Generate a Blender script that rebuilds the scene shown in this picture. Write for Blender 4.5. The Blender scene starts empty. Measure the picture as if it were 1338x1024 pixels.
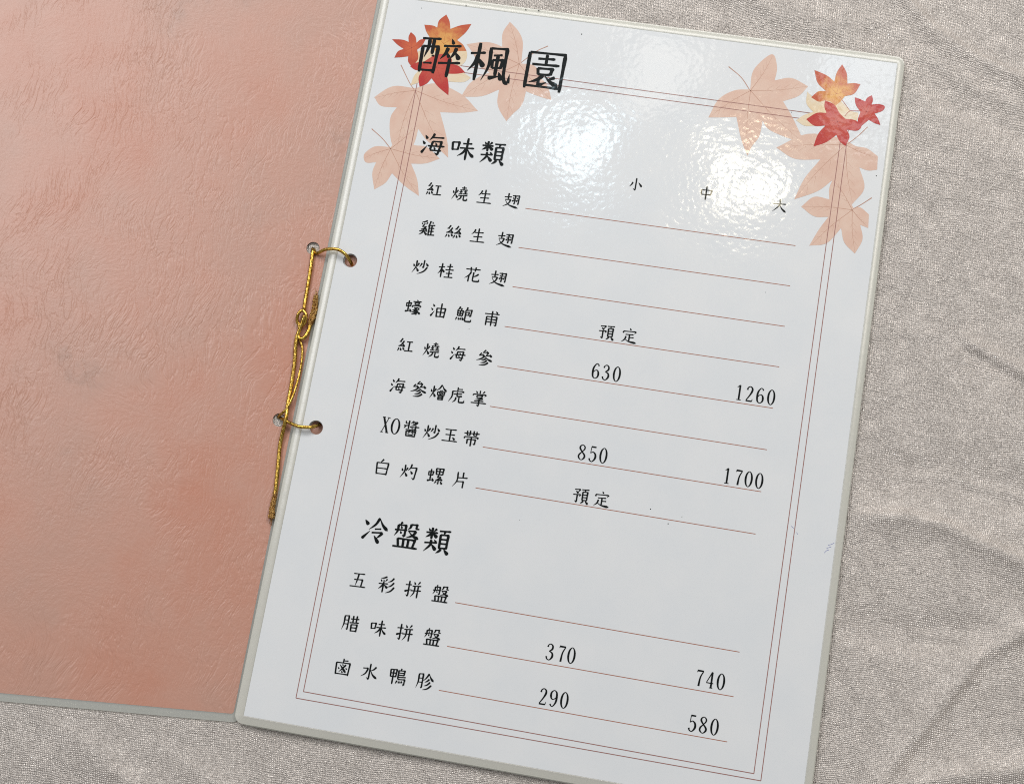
import bpy, bmesh, math, random
from mathutils import Vector, Matrix
from mathutils.geometry import tessellate_polygon
random.seed(7)
S = bpy.context.scene
COL = S.collection
MM = 0.001
ZP = 3.0            # top of the open page, mm above the table

# ---------------------------------------------------------------- camera
cam = bpy.data.cameras.new("camera")
cam.sensor_width = 36.0
cam.lens = 53.414
cam.clip_start = 0.01
cam.clip_end = 50.0
cam_o = bpy.data.objects.new("camera", cam)
COL.objects.link(cam_o)
R3 = Matrix(((0.9835361, -0.1531580, 0.0959138), (0.1698168, 0.9648195, -0.2007126), (-0.0617988, 0.2136958, 0.9749436)))
cam_o.matrix_world = Matrix.Translation((0.117744, -0.251344, 0.582731)) @ R3.to_4x4()
S.camera = cam_o

# ---------------------------------------------------------------- light of the room
S.view_settings.view_transform = 'Standard'
S.view_settings.look = 'None'
S.view_settings.exposure = -0.08
S.view_settings.gamma = 1.0
S.view_settings.use_curve_mapping = False
w = bpy.data.worlds.new("World")
S.world = w
w.use_nodes = True
nt = w.node_tree
bg = nt.nodes['Background']
geo = nt.nodes.new('ShaderNodeNewGeometry')
sep = nt.nodes.new('ShaderNodeSeparateXYZ')
ramp = nt.nodes.new('ShaderNodeValToRGB')      # pale ceiling overhead, duller walls towards the horizon
tc = nt.nodes.new('ShaderNodeTexCoord')
nt.links.new(tc.outputs['Generated'], sep.inputs[0])
nt.links.new(sep.outputs['Z'], ramp.inputs[0])
cr = ramp.color_ramp
# duller again right overhead, where the photographer leans over the table
cr.elements[0].position = 0.0; cr.elements[0].color = (0.20, 0.18, 0.165, 1)
cr.elements[1].position = 1.0; cr.elements[1].color = (0.30, 0.31, 0.32, 1)
for p, c in ((0.25, (0.62, 0.60, 0.58)), (0.55, (1.0, 1.0, 1.0)), (0.80, (1.0, 1.01, 1.03)), (0.93, (0.55, 0.565, 0.58))):
    e = cr.elements.new(p); e.color = (*c, 1)
nt.links.new(ramp.outputs[0], bg.inputs['Color'])
bg.inputs['Strength'].default_value = 0.36

def ceiling_lamp(name, x, y, z, r, power, col, sx=None):
    l = bpy.data.lights.new(name, 'AREA')
    l.shape = 'DISK'; l.size = 2*r; l.energy = power; l.color = col
    o = bpy.data.objects.new(name, l); COL.objects.link(o)
    o.location = (x, y, z)
    d = Vector((0.1, -0.1, 0)) - Vector((x, y, z))
    o.rotation_euler = d.to_track_quat('-Z', 'Y').to_euler()
    return o
# lamps hang about two metres over the table; each shows as a glint in the page
ceiling_lamp('ceiling_lamp', -0.096, 0.746, 2.0, 0.070, 0.62, (0.70, 0.90, 1.0))
ceiling_lamp('ceiling_lamp', 0.200, 0.725, 2.0, 0.050, 0.52, (1.0, 0.90, 0.66))
ceiling_lamp('ceiling_lamp', 0.037, 0.922, 2.0, 0.09, 0.22, (1.0, 0.95, 0.86))
ceiling_lamp('ceiling_lamp', 0.380, 0.942, 2.0, 0.07, 0.16, (0.90, 0.97, 1.0))
# unseen panels added for directional shading and bright film edges: left, far, right
def panel(x, y, z, sx, sy, power, col):
    k = bpy.data.lights.new('added_panel', 'AREA')
    k.shape = 'RECTANGLE'; k.size = sx; k.size_y = sy; k.energy = power; k.color = col
    ko = bpy.data.objects.new('added_panel', k); COL.objects.link(ko)
    ko.location = (x, y, z)
panel(-1.30, 0.95, 2.0, 0.6, 1.7, 29.0, (0.985, 0.99, 1.0))
panel(0.20, 1.95, 2.0, 2.4, 1.0, 58.0, (1.0, 0.98, 0.95))
panel(1.15, 0.95, 2.0, 0.5, 0.9, 13.0, (1.0, 0.95, 0.86))
S.cycles.filter_width = 1.05

# ---------------------------------------------------------------- brush lettering: strokes on a 100 x 100 body
PROF={ # (t, width factor)
'h':[(0,.66),(.1,.7),(.3,.6),(.7,.62),(.88,.86),(.96,1.02),(1,.5)],
'v':[(0,.8),(.06,1.12),(.2,1.0),(.6,.98),(.9,1.02),(1,.62)],
'p':[(0,.8),(.07,1.15),(.3,1.0),(.6,.8),(1,.12)],
'n':[(0,.3),(.25,.55),(.6,1.1),(.82,1.5),(.9,1.25),(1,.12)],
'd':[(0,.15),(.3,.75),(.7,1.3),(.9,1.2),(1,.55)],
't':[(0,.7),(.12,1.25),(.4,.9),(1,.12)],
'g':[(0,1.0),(.35,.8),(1,.08)],
'w':[(0,.9),(.5,.9),(.85,1.1),(1,.9)],
}
def lerp(pr,t):
    for (a,x),(b,y) in zip(pr,pr[1:]):
        if t<=b: return x+(y-x)*(t-a)/max(b-a,1e-9)
    return pr[-1][1]
def spline(P,n):
    """Catmull-Rom through points; P list of tuples (any dim)"""
    if len(P)==2:
        return [tuple(a+(b-a)*i/n for a,b in zip(*P)) for i in range(n+1)]
    closed=P[0]==P[-1]; out=[]
    Q=([P[-2]] if closed else [tuple(2*a-b for a,b in zip(P[0],P[1]))])+list(P)+([P[1]] if closed else [tuple(2*a-b for a,b in zip(P[-1],P[-2]))])
    for i in range(1,len(Q)-2):
        for k in range(n):
            t=k/n; out.append(tuple(.5*(2*b+(c-a)*t+(2*a-5*b+4*c-d)*t*t+(3*b-a-3*c+d)*t**3) for a,b,c,d in zip(*Q[i-1:i+3])))
    out.append(P[-1]); return out
def ribbon(pts,ws):
    L=[];R=[];n=len(pts)
    for i,(x,y) in enumerate(pts):
        a=pts[max(i-1,0)]; b=pts[min(i+1,n-1)]
        dx,dy=b[0]-a[0],b[1]-a[1]; l=math.hypot(dx,dy) or 1
        w=ws[i]/2; L.append((x-dy/l*w,y+dx/l*w)); R.append((x+dy/l*w,y-dx/l*w))
    return L,R
def strokes(txt,comp,box=(0,0,100,100)):
    X0,Y0,X1,Y1=box
    for s in txt.split(';'):
        f=s.split(); k=f[0]
        if k[0]=='@':
            a,b,c,d=map(float,f[1:])
            m=lambda u,v:(X0+(X1-X0)*u/100,Y0+(Y1-Y0)*v/100)
            yield from strokes(comp[k[1:]],comp,m(a,b)+m(c,d)); continue
        v=list(map(float,f[1:]))
        if k=='c':
            P=[(v[i],v[i+1],v[i+2]) for i in range(0,len(v),3)]
            yield k,P; continue
        yield k,[(X0+(X1-X0)*v[i]/100,Y0+(Y1-Y0)*v[i+1]/100) for i in range(0,len(v),2)]
def glyph(txt,comp,W=8.0):
    """-> list of ribbons (L,R)"""
    out=[]
    for k,P in strokes(txt,comp):
        if k=='c':
            S=spline(P,5 if len(P)>2 else 2)
            out.append(ribbon([p[:2] for p in S],[p[2]*1.3+.6 for p in S])); continue
        if k=='z':
            # horizontal leg, shoulder press, then the vertical leg
            (a,b,c)=P[:3]
            S=[tuple(a[j]+(b[j]-a[j])*i/6 for j in (0,1)) for i in range(7)]
            out.append(ribbon(S,[W*x for x in (.72,.7,.62,.6,.62,.75,.9)]))
            l=math.hypot(c[0]-b[0],c[1]-b[1]); ux,uy=(c[0]-b[0])/l,(c[1]-b[1])/l
            st=(b[0]-ux*W*.4,b[1]-uy*W*.4)
            S=[tuple(st[j]+(c[j]-st[j])*i/8 for j in (0,1)) for i in range(9)]
            out.append(ribbon(S,[W*x for x in (.5,1.15,1.1,.95,.9,.9,.92,1.0,.7)])); continue
        S=spline(P,4 if len(P)>2 else 8)
        ln=sum(math.dist(p,q) for p,q in zip(S,S[1:])); acc=0; ws=[]
        ww=W*(1 if ln>26 or k in'dgt' else .86)
        if k in 'd' : ww=W*min(1.15,max(.7,ln/20))
        for i,p in enumerate(S):
            if i: acc+=math.dist(p,S[i-1])
            ws.append(ww*lerp(PROF[k],acc/ln))
        out.append(ribbon(S,ws))
    return out
COMP = {
'water3': "d 30 6 72 24;d 4 36 46 52;t 10 98 84 56",
'fire': "d 10 30 26 50;p 92 22 68 50;p 54 4 52 50 2 98;d 58 56 96 84",
'bug': "v 14 20 18 52;z 14 22 82 18 76 46;h 18 48 78 45;v 47 0 47 84;t 4 92 90 80;d 72 66 96 92",
'silk': "p 54 2 36 18 14 28;h 14 28 46 25;p 80 18 50 44 8 58;h 8 58 76 52;d 64 36 92 60;p 20 70 14 82 0 94;d 42 68 52 88;d 68 62 94 80",
'fish': "p 40 0 28 16 4 30;h 32 14 66 12;p 66 12 58 22 48 30;v 16 30 20 66;z 16 31 84 28 78 64;v 49 30 49 64;h 20 48 78 46;h 19 65 80 62;p 14 76 2 98;d 34 76 42 94;d 56 74 66 92;d 76 70 98 92",
'rice': "d 18 10 36 34;p 84 6 62 34;h 2 46 98 40;v 50 0 50 98;p 48 46 32 66 2 88;d 54 46 96 80",
'page': "h 6 6 96 2;p 52 5 42 20;v 20 20 22 80;z 20 21 80 19 78 78;h 22 40 78 38;h 22 58 78 56;h 22 77 78 75;p 38 80 26 90 2 100;d 60 80 98 100",
'moon': "p 24 4 24 55 2 98;z 24 5 84 2 82 92;g 82 92 62 86;h 26 32 82 30;h 24 58 82 56",
'field': "v 12 10 18 94;z 12 11 88 8 82 92;v 50 10 50 90;h 16 50 84 48;h 18 90 82 88",
'feather': "z 4 12 44 8 40 94;g 40 94 26 86;d 12 28 26 42;t 8 68 36 48;z 54 10 96 6 92 94;g 92 94 78 86;d 62 26 76 40;t 58 66 86 46",
'dish': "v 16 10 22 84;z 16 12 86 9 80 84;v 40 12 41 84;v 60 11 60 84;h 0 90 100 84",
'wine': "h 4 6 96 2;p 40 6 40 28 26 58;v 62 5 62 46;h 62 50 76 50;v 12 26 16 98;z 12 27 88 24 84 98;h 28 72 70 70;h 16 92 84 90",
'tree': "h 4 30 92 24;v 52 0 50 99;p 50 30 36 54 2 76;d 56 40 92 62",
}
GL = {
'醉': "@wine 0 4 48 96;@zu 48 2 100 98",
'楓': "@tree 0 2 40 98;@wind 36 6 100 96",
'園': "v 9 8 9 98;z 9 8 92 5 91 99;h 10 91 91 90;h 30 22 70 19;v 50 10 50 35;h 18 37 82 34;v 33 45 36 62;z 33 46 67 44 64 60;h 36 61 64 59;p 48 62 36 74 17 83;v 39 73 39 89;t 37 90 58 78;p 76 64 58 73;n 52 63 66 76 86 86",
'海': "@water3 4 8 32 94;p 50 2 44 18 32 34;h 44 20 92 16;v 48 36 41 74;h 41 76 88 73;z 48 37 84 34 75 92;g 75 92 61 84;d 59 41 66 52;d 55 60 62 71;h 30 58 99 53",
'味': "v 5 26 9 62;z 5 27 33 24 30 58;h 9 58 30 56;h 48 28 86 24;h 38 48 97 43;v 67 2 66 98;p 64 48 52 68 32 84;n 69 48 82 68 100 82",
'類': "@rice 0 2 48 48;h 0 64 50 58;p 25 50 24 70 1 98;d 28 66 48 88;d 36 48 46 57;@page 49 6 99 98",
'紅': "@silk 2 4 46 96;h 54 24 92 21;v 73 24 72 80;h 45 83 99 79",
'燒': "@fire 0 10 38 96;h 56 13 86 10;v 70 1 70 24;h 47 27 95 23;h 44 40 64 38;v 54 30 54 52;h 41 53 66 50;h 72 38 94 36;v 83 28 83 50;h 69 51 98 48;h 40 65 99 60;p 60 64 56 82 36 98;v 76 62 75 86;w 75 84 77 92 86 93 98 91;g 98 92 99 76",
'生': "p 30 10 24 28 8 46;h 28 32 84 27;h 22 60 80 55;v 52 2 51 90;h 4 92 97 88",
'翅': "h 4 30 50 25;v 29 2 28 42;h 10 47 46 43;p 46 43 32 72 0 93;n 12 52 38 80 99 95;@feather 52 8 99 74",
'雞': "p 42 0 26 9 8 12;d 7 17 15 27;d 23 16 29 26;p 45 12 36 26;p 26 28 13 43;h 13 43 28 41;p 40 38 26 54 8 62;h 8 62 40 58;d 34 49 46 63;h 0 74 51 69;p 25 60 22 80 0 98;d 28 74 50 94;p 64 0 60 18 50 40;v 59 26 59 98;d 74 2 81 15;h 58 29 95 25;h 59 48 92 45;h 59 68 92 65;h 58 93 99 89;v 76 26 76 90",
'絲': "@silk 0 6 50 96;@silk 50 4 100 96",
'炒': "@fire 0 6 42 96;v 70 2 69 54;g 69 54 59 46;p 56 24 52 36 43 50;d 82 20 97 40;p 94 46 74 76 34 99",
'桂': "@tree 0 4 44 98;h 54 22 90 18;v 72 2 72 42;h 46 44 99 40;h 53 67 93 63;v 72 48 72 90;h 43 93 99 89",
'花': "h 4 18 96 13;v 34 2 37 30;v 66 0 62 29;p 40 32 28 56 2 78;v 28 52 27 99;p 88 42 72 56 50 66;v 56 34 54 80;w 54 78 56 90 70 92 94 90;g 94 91 95 72",
'蠔': "@bug 0 14 42 92;@hao 42 2 100 99",
'油': "@water3 2 8 30 94;v 39 36 42 95;z 39 37 93 33 89 94;v 66 2 66 90;h 42 62 89 59;h 42 90 89 87",
'鮑': "@fish 0 4 50 96;p 67 2 62 20 48 40;z 64 22 95 18 91 60;g 91 60 79 53;z 60 36 80 34 79 52;h 60 54 79 52;v 59 36 58 82;w 58 80 60 92 74 94 96 92;g 96 93 98 76",
'甫': "h 4 24 96 19;v 18 40 18 98;z 18 41 82 38 82 95;g 82 95 68 88;h 18 58 82 56;h 18 75 82 73;v 50 2 50 99;d 70 2 83 14",
'參': "p 52 0 34 18;h 34 18 62 15;d 56 6 70 22;p 28 22 13 38;h 13 38 40 35;d 33 26 45 41;p 68 20 55 36;h 55 36 84 33;d 78 24 92 41;p 50 38 30 58 0 71;n 50 38 68 56 100 68;p 58 53 48 62 31 68;p 66 64 52 78 27 84;p 77 77 56 93 20 100",
'燴': "@fire 0 10 36 96;@hui 36 1 100 98",
'虎': "v 48 0 48 24;h 48 13 78 10;h 16 29 88 23;g 88 23 79 35;p 18 28 18 62 0 97;h 27 46 78 38;v 48 32 48 50;w 48 48 50 57 60 57 80 54;p 44 64 40 84 24 98;v 63 62 63 84;w 63 82 65 92 76 93 95 91;g 95 92 97 74",
'掌': "v 50 0 50 20;d 24 5 35 18;p 79 2 65 18;d 13 22 8 35;h 12 26 90 22;g 90 22 81 35;v 33 32 36 47;z 33 33 67 31 64 45;h 36 46 64 44;p 74 49 50 55 26 58;h 21 68 79 64;h 2 81 98 76;v 51 54 51 98;g 51 98 37 91",
'醬': "v 12 5 12 20;h 12 20 31 18;h 1 35 31 31;p 15 34 3 52;v 32 0 31 52;p 60 0 42 18;h 57 7 85 5;p 85 5 68 22 42 31;d 56 11 63 18;d 66 9 72 15;h 40 40 98 35;v 76 27 75 53;g 75 53 63 48;d 50 42 58 50;@wine 12 55 88 100",
'玉': "h 15 18 86 14;h 20 50 80 46;v 50 16 50 86;h 2 89 98 85;d 65 61 81 77",
'帶': "h 2 22 98 17;v 20 6 21 33;h 21 34 38 32;v 38 3 38 32;v 61 2 61 31;v 79 4 79 30;h 61 32 80 30;d 10 40 5 55;h 9 44 93 40;g 93 40 84 53;v 26 57 27 87;z 26 58 76 55 75 86;g 75 86 63 81;v 50 42 50 100",
'白': "p 54 0 36 24;v 15 24 21 97;z 15 25 87 22 81 96;h 19 58 83 56;h 21 92 81 90",
'灼': "@fire 0 8 44 96;p 63 2 57 26 43 46;z 58 26 95 22 87 95;g 87 95 71 86;d 59 45 73 63",
'螺': "@bug 0 12 42 92;v 50 3 53 41;z 50 4 95 2 92 40;v 72 4 72 39;h 53 21 92 20;h 53 40 92 38;p 72 44 60 57;h 60 57 76 55;p 85 52 72 66 54 76;h 54 76 88 71;d 82 60 94 76;v 72 75 72 98;g 72 98 65 93;p 60 82 48 97;d 83 80 97 96",
'片': "p 28 4 28 58 4 98;v 62 2 62 37;h 29 39 91 34;z 29 63 68 59 67 99",
'冷': "d 6 14 22 32;t 4 88 32 54;p 62 0 50 26 26 50;n 62 0 78 26 100 45;h 49 45 74 41;h 39 60 82 55;p 82 55 74 66 60 80;d 50 70 72 98",
'盤': "p 26 0 18 12;p 12 12 12 36 1 57;z 12 13 42 11 41 55;g 41 55 31 50;d 22 16 28 25;d 22 36 28 45;h 0 33 49 29;p 62 3 60 16 51 25;z 62 5 84 3 83 20;h 83 20 95 18;h 53 31 85 28;p 85 28 72 47 48 58;n 57 34 74 48 98 57;@dish 2 60 99 101",
'五': "h 16 14 84 10;p 47 12 42 50 34 88;z 23 49 74 45 70 87;h 2 91 98 87",
'彩': "p 46 2 28 11 9 16;d 9 21 18 34;d 26 20 32 32;p 49 15 38 32;h 0 48 57 43;v 30 33 29 99;p 28 48 18 64 2 80;d 33 50 56 70;p 89 4 76 22 55 33;p 93 31 76 52 54 63;p 98 58 78 84 48 99",
'拼': "h 2 28 39 24;v 24 2 24 95;g 24 95 10 86;t 0 68 42 51;d 52 4 61 20;p 88 0 74 21;h 44 31 97 25;h 37 59 100 53;p 60 30 58 68 40 98;v 80 28 79 99",
'腊': "@moon 0 6 42 97;h 47 24 99 20;v 62 4 63 44;v 84 2 82 43;h 43 47 100 42;v 55 56 57 98;z 55 57 91 54 89 97;h 57 75 89 73;h 57 94 89 92",
'鹵': "v 50 0 50 25;h 50 13 78 10;v 9 26 13 97;z 9 27 91 24 87 97;h 13 92 87 90;p 68 34 50 58 30 82;d 30 36 72 80;d 46 32 52 41;d 22 54 31 63;d 68 52 77 61;d 46 72 54 84",
'水': "v 52 2 51 95;g 51 95 36 84;h 10 34 41 30;p 41 30 28 62 2 83;p 88 17 74 34 57 43;n 54 36 72 66 100 85",
'鴨': "v 4 12 7 56;z 4 13 41 10 38 54;h 7 33 38 31;h 7 54 39 52;v 22 12 22 98;@bird 42 0 100 99",
'胗': "@moon 0 6 42 97;p 69 2 56 28 39 48;n 69 2 82 26 101 45;p 75 33 64 46 49 55;p 82 50 66 68 47 77;p 92 67 70 90 42 100",
'小': "v 50 4 50 93;g 50 93 34 82;p 28 36 22 52 8 70;d 67 34 92 64",
'中': "v 15 28 19 63;z 15 29 87 25 81 61;h 19 61 81 58;v 50 0 50 100",
'大': "h 6 40 94 34;p 50 2 48 48 6 96;n 50 38 66 68 98 93",
'預': "h 7 14 43 10;p 43 10 28 29;d 15 23 32 36;h 0 47 48 43;g 48 43 38 57;v 26 42 26 93;g 26 93 12 84;@page 49 5 100 98",
'定': "d 47 0 56 14;d 12 20 7 37;h 12 25 90 20;g 90 20 80 35;h 24 45 76 41;v 50 43 50 86;h 50 63 79 60;p 29 56 22 78 2 97;n 20 73 48 89 100 95",
}
COMP.update({
'zu': "d 44 0 56 14;h 12 21 92 16;p 34 24 26 40 6 56;d 30 36 46 50;p 72 22 64 38 48 54;d 70 34 92 52;h 0 67 100 60;v 50 52 48 101",
'wind': "p 18 5 20 55 0 99;z 18 7 78 4 78 60;w 78 58 80 80 88 96 100 97;g 100 97 101 72;h 32 26 64 22;v 30 38 33 62;z 30 39 68 36 64 60;h 33 61 66 58;v 48 22 48 82;t 24 90 68 80;d 60 70 74 92",
'hao': "d 46 0 56 11;h 6 16 96 11;v 27 22 30 35;z 27 23 73 21 70 34;h 30 34 70 32;d 8 39 3 54;h 7 43 95 39;g 95 39 84 54;h 25 56 75 53;p 56 54 36 67 8 74;w 40 60 60 74 56 99;g 56 99 38 92;p 50 70 32 81 3 88;p 57 82 36 94 3 101;p 84 58 62 70;n 58 66 74 82 100 93",
'hui': "p 50 0 30 24 0 42;n 50 0 72 24 101 40;h 33 39 67 36;v 16 47 19 70;z 16 48 84 45 81 69;v 50 46 50 68;d 31 52 40 61;p 69 52 60 62;h 19 69 81 67;v 27 76 29 100;z 27 77 73 75 71 99;h 29 87 71 85;h 29 97 71 95",
'bird': "p 46 0 36 13;v 18 12 18 64;z 18 14 80 11 78 39;h 20 27 78 25;h 20 40 78 38;h 18 53 99 48;z 18 66 92 62 88 96;g 88 96 72 90;p 14 74 0 94;d 28 74 34 88;d 44 73 51 86;d 59 71 68 84",
})
LAT = {
'0': "c 24 2 3 10 18 7 5 50 9 10 82 7 24 98 3 38 82 7 43 50 9 38 18 7 24 2 3",
'1': "c 26 2 8 26 96 8;c 12 97 3 40 97 3;c 27 3 6 10 17 2",
'2': "c 8 25 8 11 10 5 24 2 4 37 11 7 38 30 9 26 58 6 6 92 4;c 5 95 6 41 95 6;c 41 96 4 45 80 2",
'3': "c 8 21 8 12 8 4 24 2 4 37 12 7 36 32 8 19 46 3;c 19 46 3 38 55 7 42 77 9 27 98 4 11 93 5 6 79 8",
'4': "c 33 2 5 4 68 3;c 4 69 4 46 69 4;c 34 3 8 34 96 8;c 24 97 3 44 97 3",
'5': "c 11 5 7 40 5 6;c 11 4 3 9 46 3;c 9 46 3 23 37 4 39 50 8 41 75 9 25 98 4 10 93 5 5 80 8",
'6': "c 40 15 7 34 4 4 22 4 4 8 30 8 6 62 9 10 87 7 25 98 3 40 85 7 42 64 9 36 48 6 24 44 3 9 58 4",
'7': "c 5 16 2 8 4 4;c 6 6 8 43 6 6;c 42 7 4 27 44 6 22 97 9",
'8': "c 24 2 3 10 11 6 9 26 8 24 46 6 41 66 8 41 83 8 24 98 3 7 84 7 8 66 7 24 46 4 37 28 6 37 13 6 24 2 3",
'9': "c 8 85 7 14 96 4 26 96 4 40 70 8 42 38 9 38 13 7 23 2 3 8 15 7 6 36 9 12 52 6 24 56 3 39 42 4",
'X': "c 10 4 9 42 96 9;c 40 4 3 8 96 3;c 1 3 3 20 3 3;c 31 3 3 49 3 3;c 0 97 3 17 97 3;c 32 97 3 52 97 3",
'O': "c 26 2 3 10 16 7 3 50 9 10 84 7 26 98 3 42 84 7 49 50 9 42 16 7 26 2 3",
}
# ---------------------------------------------------------------- measures on the page, mm
ROWS = [
('title', '醉楓園', [(7.26, 2.82), (28.12, 2.67), (51.13, 2.71)]),
('heading', '海味類', [(11.36, -35.59), (23.7, -35.49), (36.28, -35.43)]),
('dish_name', '紅燒生翅', [(15.35, -54.17), (26.05, -54.49), (36.14, -54.76), (47.07, -54.44)]),
('dish_name', '雞絲生翅', [(15.71, -70.71), (26.35, -71.0), (36.3, -71.17), (47.29, -71.1)]),
('dish_name', '炒桂花翅', [(15.77, -86.96), (26.16, -87.32), (37.03, -87.46), (47.36, -87.53)]),
('dish_name', '蠔油鮑甫', [(15.93, -103.79), (26.17, -103.92), (36.59, -104.02), (47.67, -104.01)]),
('dish_name', '紅燒海參', [(15.88, -119.87), (26.38, -120.49), (37.01, -120.24), (47.72, -119.96)]),
('dish_name', '海參燴虎掌', [(15.83, -136.68), (24.25, -136.47), (32.11, -136.62), (39.73, -136.8), (48.46, -136.53)]),
('dish_name', 'XO醬炒玉帶', [(13.87, -152.48), (17.88, -152.34), (24.27, -152.9), (32.41, -152.86), (39.81, -152.93), (48.19, -152.72)]),
('dish_name', '白灼螺片', [(15.76, -169.26), (26.45, -169.53), (37.01, -169.38), (46.96, -169.45)]),
('heading', '冷盤類', [(17.64, -194.25), (30.18, -194.03), (42.35, -194.05)]),
('dish_name', '五彩拼盤', [(15.05, -214.2), (26.11, -213.69), (36.38, -213.82), (47.19, -213.91)]),
('dish_name', '腊味拼盤', [(15.16, -230.65), (25.97, -230.37), (36.27, -230.34), (47.04, -230.51)]),
('dish_name', '鹵水鴨胗', [(15.35, -247.06), (25.72, -247.16), (36.67, -247.16), (47.21, -247.04)]),
('column_heading', '小', [(95.42, -40.23)]),
('column_heading', '中', [(123.65, -39.82)]),
('column_heading', '大', [(153.08, -40.68)]),
('order_note', '預定', [(93.45, -102.56), (102.5, -102.35)]),
('order_note', '預定', [(93.91, -168.04), (102.05, -168.05)]),
('price', '630', [(91.8, -118.54), (95.79, -118.65), (100.11, -118.49)]),
('price', '1260', [(147.96, -118.38), (152.01, -118.32), (156.14, -118.4), (160.37, -118.24)]),
('price', '850', [(91.66, -151.31), (95.89, -151.31), (100.01, -151.12)]),
('price', '1700', [(147.94, -151.49), (152.39, -151.3), (156.23, -151.42), (160.29, -151.36)]),
('price', '370', [(91.92, -228.44), (96.49, -228.33), (100.16, -228.37)]),
('price', '740', [(148.67, -228.5), (152.52, -228.62), (156.58, -228.52)]),
('price', '290', [(92.15, -245.09), (96.11, -245.13), (100.22, -245.02)]),
('price', '580', [(148.41, -245.2), (152.42, -245.27), (156.59, -245.26)])]
RULES = [(53.23, -56.82, 161.48, -56.18), (53.27, -73.4, 161.55, -72.86), (53.67, -89.8, 161.69, -89.44), (53.33, -106.36, 161.75, -105.88), (53.26, -122.7, 161.5, -122.46), (53.16, -138.99, 161.44, -138.98), (53.18, -155.3, 161.52, -155.41), (53.22, -171.55, 161.61, -171.82), (53.23, -216.17, 161.8, -216.59), (53.14, -232.82, 161.89, -233.14), (52.99, -249.41, 161.88, -249.74)]
INNER = [(2.64, -2.77), (173.32, -2.86), (173.05, -259.32), (2.35, -258.6)]
OUTER = [(0.0, 0.0), (175.9, 0.0), (175.9, -261.42), (-0.0, -261.42)]
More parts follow.
